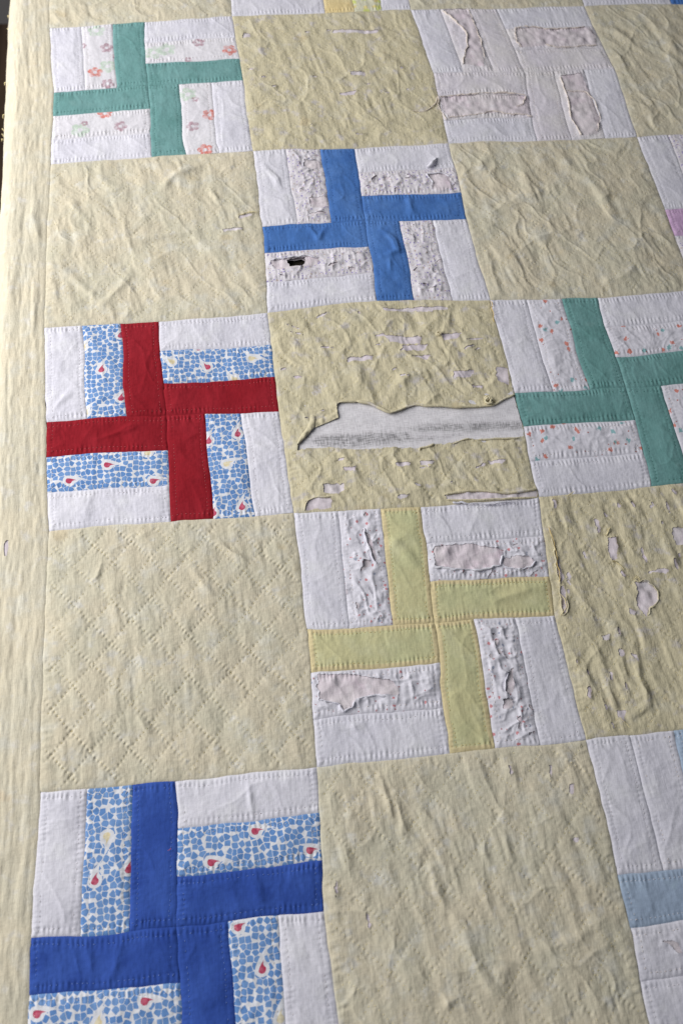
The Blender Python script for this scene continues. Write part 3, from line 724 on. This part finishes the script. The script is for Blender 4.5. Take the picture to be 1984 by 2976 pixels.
# border: flat strip by the blocks, then over the table's edge and down
def border():
    res = 1.2e-3; ys = np.arange(.56, -1.56, -res * 1.6)
    v = -ys / B
    xs_edge, _ = MAP(np.zeros(len(ys)), v)
    arc = RF * math.pi / 2; drop = .42
    s = np.r_[np.arange(0, 1, .034), np.linspace(1, 2, 34)[1:] if False else []]
    na = 34; nb = 42; nc = 60
    f = np.r_[np.linspace(0, 1, na), 1 + np.linspace(0, 1, nb)[1:], 2 + np.linspace(0, 1, nc)[1:] ** 1.4]
    Fm, Y = np.meshgrid(f, ys, indexing='ij'); XE = np.broadcast_to(xs_edge, Fm.shape)
    D = np.where(Fm < 1, (XE - XF) * Fm, np.where(Fm < 2, (XE - XF) + (Fm - 1) * arc, (XE - XF) + arc + (Fm - 2) * drop))   # cloth distance from the seam
    X = XE - D
    Ym = Y * 1e3; Dm = D * 1e3; Xm = X * 1e3
    h = broad(np.where(Fm < 1, Xm, XF * 1e3 - (Dm - (XE - XF) * 1e3) * .5), Ym)
    w = 1 - np.exp(-(Dm / 5) ** 2)
    h = h + .55 * w * (.45 * vnoise(Dm / 4.2 + .8 * vnoise(Ym / 50, Dm / 30, 81), Ym / 38, 82) + .55 * vnoise(Dm / 9, Ym / 60, 83) + .60 * vnoise(Dm / 2.6, Ym / 12, 88) + .5 * ridged(Dm / 13 + vnoise(Ym / 40, Dm / 20, 87), Ym / 70, 84))
    g = Ym + 1.2 * vnoise(Ym / 20, Dm / 50, 85)
    h = h - .42 * np.exp(-Dm / .9) + .6 * (1 - np.exp(-Dm / 4))
    for d0 in (6, 15, 27, 39, 51, 63, 75, 90, 110):
        dd = Dm - d0 - .9 * vnoise(Ym / 60, Dm * 0 + d0, 86)
        h = h - .30 * np.exp(-(dd / 1.2) ** 2) * (.5 + .5 * np.cos(g * 2 * np.pi / 4.6)) - .14 * np.exp(-(dd / 3) ** 2) + .08 * np.cos(g * 2 * np.pi / 4.6 + 2) * np.exp(-((np.abs(dd) - 2) / 2) ** 2)
    for pl, hh, hw in ((R1([(165,880),(150,980),(160,1060),(165,1110)]), 2.2, 5), (R3([(60,60),(50,170),(40,260)]), 1.6, 5), (R1([(100,560),(110,640),(90,800)]), 1.0, 5), (R3([(150,60),(160,200),(140,360)]), 1.2, 4)):
        d, t = seg_dist(X, Y, pl, False); h = h + hh * np.exp(-((d * 1e3 + vnoise(Ym / 15, Dm / 15, 47)) / hw) ** 2) * (.2 + .8 * np.sin(np.pi * t)) * w
    h = h + np.clip((Dm - 70) / 200, 0, 1) * 14 * (vnoise(Ym / 140, Dm / 500, 89))
    h *= 1e-3
    th = np.clip(Fm - 1, 0, 1) * math.pi / 2
    px = np.where(Fm < 1, X, XF - RF * np.sin(th)); pz = np.where(Fm < 1, 0, -RF + RF * np.cos(th)) - np.where(Fm > 2, (Fm - 2) * drop, 0)
    nx = -np.sin(th); nz = np.cos(th)
    px = px + nx * h; pz = pz + nz * h
    V = np.c_[px.ravel(), Y.ravel(), pz.ravel()]; T = grid_tris(len(f), len(ys))[:, ::-1]
    E = np.full(V.shape[0], 50.)
    F = poly_sdf(V[:, 0], V[:, 1], R5([(20,112),(38,110),(37,150),(31,184),(18,180)])) * 1e3
    F = np.where(Fm.ravel() > 1.6, 99., F) + .8 * vnoise(V[:, 0] * 400, V[:, 1] * 400, 51)
    V2, T2, E2 = clip(V, T, F, E); b = mesh_obj('border', V2, T2, BORD, quilt, edge=E2)
    V3, T3, E3 = clip(V - np.c_[nx.ravel(), 0 * nx.ravel(), nz.ravel()] * .0008, T, 3 - F, E)
    mesh_obj('exposed_lining', V3, T3, LINING, b, edge=E3)
    return b
BORDER = border()

# torn edges: rolled hems, lifted flap, loose threads
def on_quilt(P, xy, dz):
    u, v = INV(xy[:, 0], xy[:, 1]); x, y, z, e, F = P.height(u, v); return np.c_[xy, z + dz]
def roll(P, pl, r, mat, parent, name='rolled_torn_edge', seed=0):
    p = resample(pl, .002); q = np.arange(len(p))
    rr = r * (1 + .45 * vnoise(q / 6., q * 0. + seed, 91))
    p3 = on_quilt(P, p, 0); z = p3[:, 2]
    k = np.ones(9) / 9; z = np.convolve(np.pad(z, 4, mode='edge'), k, 'valid')
    p3[:, 2] = z + rr * .2; p3[:, :2] += np.c_[vnoise(q / 4., q * 0. + 5 + seed, 92), vnoise(q / 4., q * 0. + 9 + seed, 93)] * r * .35
    return tube(name, p3, rr, mat, parent, 8)
roll(TORNP, Z3([(500,137),(580,150),(640,182),(690,207),(745,187),(830,152),(900,160),(1060,168),(1200,165),(1275,157),(1340,120),(1400,92)]), .0013, YELD, TORN, seed=1)
roll(TORNP, Z3([(400,140),(440,136),(500,140)]), .0009, YELD, TORN, seed=2)
roll(TORNP, Z3([(860,420),(850,405),(900,400),(940,378)]), .0011, YELD, TORN, seed=3)
roll(TORNP, Z3([(1050,378),(1130,346),(1150,350)]), .0009, YELD, TORN, seed=4)
roll(TORNP, Z3([(1190,352),(1320,346),(1420,345)]), .0010, YELD, TORN, seed=5)
roll(TORNP, Z3([(1000,672),(1080,654),(1200,648),(1350,660),(1440,650),(1520,640)]), .0013, YELD, TORN, seed=6)
roll(TORNP, Z3([(1010,697),(1100,703),(1240,700),(1360,690),(1530,682)]), .0011, YELD, TORN, seed=7)
roll(TORNP, Z3([(205,755),(215,700),(270,680),(355,680)]), .0008, YELD, TORN, seed=8)
def knot(P, c, r, mat, parent, seed):
    t = np.linspace(0, 4.2 * np.pi, 46); rg = np.random.default_rng(seed)
    xy = c + np.c_[np.cos(t), np.sin(t)] * (r * (.35 + .65 * np.abs(np.sin(t * .37 + seed))))[:, None]
    p = on_quilt(P, xy, .0012); p[:, 2] = p[:, 2].mean() + .0012 + .0012 * np.sin(t * 1.3)
    tube('frayed_curl', p, r * .26, mat, parent, 6)
for c, r, s_ in (((1252,136), .0042, 1), ((1240,120), .003, 2)): knot(TORNP, Z3([c])[0], r, YELD, TORN, s_)
knot(TORNP, R4([(452,352)])[0], .0026, YELD, TORN, 3)
def flap(P, A, Bp, lift, mat, parent, name='torn_flap'):
    A = resample(A, .0015); Bp = resample(Bp, .0015); n = max(len(A), len(Bp)); r = lambda p: np.stack([np.interp(np.linspace(0, 1, n), np.linspace(0, 1, len(p)), p[:, k]) for k in range(2)], 1)
    A, Bp = r(A), r(Bp); m = 14; t = np.linspace(0, 1, m); a = np.linspace(0, 1, n)
    XY = A[None] * (1 - t)[:, None, None] + Bp[None] * t[:, None, None]
    base = on_quilt(P, XY.reshape(-1, 2), 0)[:, 2].reshape(m, n)
    base = np.broadcast_to(np.minimum.accumulate(base, 0)[0], base.shape)
    sm = np.ones(11) / 11; base = np.stack([np.convolve(np.pad(b, 5, mode='edge'), sm, 'valid') for b in base])
    Z = base + .0005 + lift * (np.sin(np.pi * np.clip(t * .9 + .02, 0, 1)) ** .7)[:, None] * (.25 + .75 * np.sin(np.pi * (a * .8 + .1)))[None] + .0007 * vnoise(XY[..., 0] * 260, XY[..., 1] * 260, 95)
    V = np.c_[XY.reshape(-1, 2), Z.ravel()]
    i, k = np.meshgrid(np.arange(m - 1), np.arange(n - 1), indexing='ij')
    T = np.c_[(i * n + k).ravel(), ((i + 1) * n + k).ravel(), ((i + 1) * n + k + 1).ravel(), (i * n + k + 1).ravel()]
    return mesh_obj(name, V, T, mat, parent, edge=np.full(len(V), 50.))
flap(TORNP, Z3([(240,213),(225,275),(185,330),(160,378)]), Z3([(270,222),(262,282),(215,338),(172,380)]), .0022, YELD, TORN)
flap(TORNP, Z3([(262,246),(330,214),(388,192)]), Z3([(264,284),(330,258),(398,228)]), .0009, YELD, TORN)

# gauze over the big tear
gz = lambda x, y: 1e-3 * (broad(x * 1e3, y * 1e3) * .55 - .1 + .6 * ridged(x * 5, y * 55, 74) + .3 * fbm(x * 50, y * 90, 2, 75))
gx0, gx1 = BIG[:, 0].min() - .004, BIG[:, 0].max() + .004; gy0, gy1 = BIG[:, 1].min() - .004, BIG[:, 1].max() + .006
sv = np.linspace(2.2, 2.9, 30); sxx, syy = MAP(np.full(30, 1.996), sv)      # the gauze stops at the seam with the next block
go_ = sheet('exposed_gauze', gx0, gx1, gy0, gy1, .0016, gz, GAUZE, [np.r_[np.c_[sxx, syy], [[sxx[-1] + .2, syy[-1]], [sxx[0] + .2, syy[0]]]]], TORN)
gv = np.empty(len(go_.data.vertices) * 3, np.float32); go_.data.vertices.foreach_get('co', gv); gv = gv.reshape(-1, 3).astype(float)
thin = np.zeros(len(gv))                         # the gauze is stretched thinnest where the batting beneath is gone
for pl in GAPS: thin = np.maximum(thin, np.clip(.45 - poly_sdf(gv[:, 0], gv[:, 1], pl) / .006, 0, 1))
go_.data.attributes['edge'].data.foreach_set('value', (thin * .46).astype(np.float32))

# torn print strips: curled white and beige rims
PT = Patch(0, 5, -2, 6, 'free', rumple=0, pleat=0, tear=False)
def rim(pl, r, mat, name='frayed_rim', close=False, dz=.0008, seed=0):
    p = resample(np.r_[pl, pl[:1]] if close else pl, .0016); q = np.arange(len(p))
    z = 1e-3 * (broad(p[:, 0] * 1e3, p[:, 1] * 1e3) + .9) + dz
    p = p + np.c_[vnoise(q / 2.5, q * 0. + seed, 96), vnoise(q / 2.5, q * 0. + 3 + seed, 97)] * .0011
    rr = r * (1 + .6 * vnoise(q / 3., q * 0. + seed, 98))
    return tube(name, np.c_[p, z + .0006 * vnoise(q / 3., q * 0. + 6 + seed, 99)], rr, mat, quilt, 6)
RIMS = [(R2([(470,52),(540,110),(580,150),(587,200),(565,290)]), .0012, TH_P), (R2([(585,45),(610,100),(645,180),(665,260)]), .0008, TH_P),
        (R2([(800,130),(880,122),(960,135),(1050,130),(1120,122)]), .0009, TH_P), (R2([(800,128),(806,190),(832,215)]), .0009, TH_P), (R2([(940,205),(1000,217),(1175,205)]), .0008, TH_P),
        (R2([(455,440),(610,425),(760,420),(850,432)]), .0009, TH_P), (R2([(850,432),(840,470),(810,485)]), .0008, TH_P), (R2([(500,537),(650,520),(700,502),(760,516),(880,527)]), .0008, TH_P),
        (R2([(1010,350),(1040,440),(1060,540),(1105,615)]), .0011, TH_P), (R2([(1035,415),(1120,418),(1165,460),(1190,540),(1175,600)]), .0009, TH_P), (R2([(455,440),(450,480),(490,545)]), .0009, TH_P),
        (R2([(452,438),(440,470),(410,500),(370,508),(330,505)]), .0008, TH_P),
        (Z5([(785,388),(900,405),(1060,412),(1100,400),(1185,378)]), .0013, WHITE), (Z5([(1190,320),(1185,378)]), .0013, WHITE), (Z5([(1200,388),(1290,404),(1372,388),(1388,355)]), .0011, WHITE),
        (Z5([(222,1212),(240,1260),(300,1222),(320,1186),(440,1150),(545,1185)]), .0013, WHITE), (Z5([(95,1187),(220,1208)]), .0010, WHITE), (Z5([(360,158),(385,250),(410,322),(442,382)]), .0013, WHITE),
        (Z5([(1212,1130),(1240,1168),(1262,1173)]), .0010, WHITE), (Z5([(1236,1010),(1215,1060),(1212,1130)]), .0008, WHITE),
        (Z4([(1215,305),(1227,262),(1180,203)]), .0011, WHITE), (Z4([(1180,203),(1300,203),(1345,230)]), .0008, WHITE), (Z4([(112,800),(215,792),(345,776),(440,786)]), .0009, WHITE), (Z4([(335,165),(340,115),(410,104)]), .0007, WHITE),
        (Z6([(185,880),(200,1000),(215,1130),(240,1152),(266,1090),(240,960)]), .0009, YELD), (Z6([(120,490),(150,600),(165,780),(200,870)]), .0010, YELD), (Z6([(830,830),(870,865),(900,840),(945,852)]), .0012, YELD),
        (Z6([(945,852),(1035,940),(1040,1010),(1000,1060)]), .0008, YELD), (Z6([(1000,1060),(960,1075),(965,1110),(940,1150)]), .0013, YELD), (Z6([(600,470),(615,440),(625,400)]), .0012, YELD), (Z6([(640,690),(665,675),(690,690)]), .0010, YELD)]
for k, (pl, r, m) in enumerate(RIMS): rim(pl, r * .72, m, seed=k * 2.3)
# a scrap of white print standing up
sc = Z4([(1180,152),(1215,120),(1250,92)]); sd = Z4([(1196,172),(1240,146),(1250,118)])
P11 = Patch(1, 2, 1, 2, 'free', rumple=0, pleat=0, tear=False)
flap(P11, sc, sd, .005, WHITE, quilt, 'torn_scrap')

# loose thread ends
def fray(pl, r, mat, seed): return rim(pl, r, mat, 'loose_thread', dz=.0014, seed=seed)
for k, (pl, m) in enumerate([(Z6([(560,450),(600,465),(610,420),(630,395)]), TH_Y), (Z6([(700,2010),(760,2070),(800,2110)]), TH_Y), (Z6([(640,690),(660,675),(700,700),(740,760)]), TH_Y),
        (Z6([(195,960),(235,1000),(250,1080),(200,1140)]), TH_Y), (Z6([(820,830),(850,800),(880,850)]), TH_Y), (Z6([(250,130),(290,110),(320,90)]), TH_Y), (R7([(765,385),(780,372),(790,380),(775,378)]), TH_R),
        (R1([(1080,985),(1150,968),(1175,970)]), TH_Y), (R4([(690,200),(700,260),(705,300)]), TH_TAN), (Z5([(1470,150),(1520,300),(1535,480)]), TH_TAN), (Z5([(890,10),(1100,22),(1300,0)]), WHITE)]):
    fray(pl, .00042 if k != 10 else .0009, m, k * 1.7 + .4)

# frayed tufts on the folded edge
for k, py in enumerate((12, 52, 205, 298, 346, 362, 372)):
    y = unp([(14, py)])[0, 1]; t = np.linspace(0, 1, 8)
    rg = np.random.default_rng(k); a, b_ = rg.uniform(-.004, .004, 2)
    tube('loose_thread', np.c_[XF - RF + .0015 - .0042 * t * (1.2 - .5 * t), y + a * t + b_ * t * t, -.020 + .004 * np.sin(3 * t)], .0006, TH_Y, BORDER, 5)

scene.render.engine = 'CYCLES'
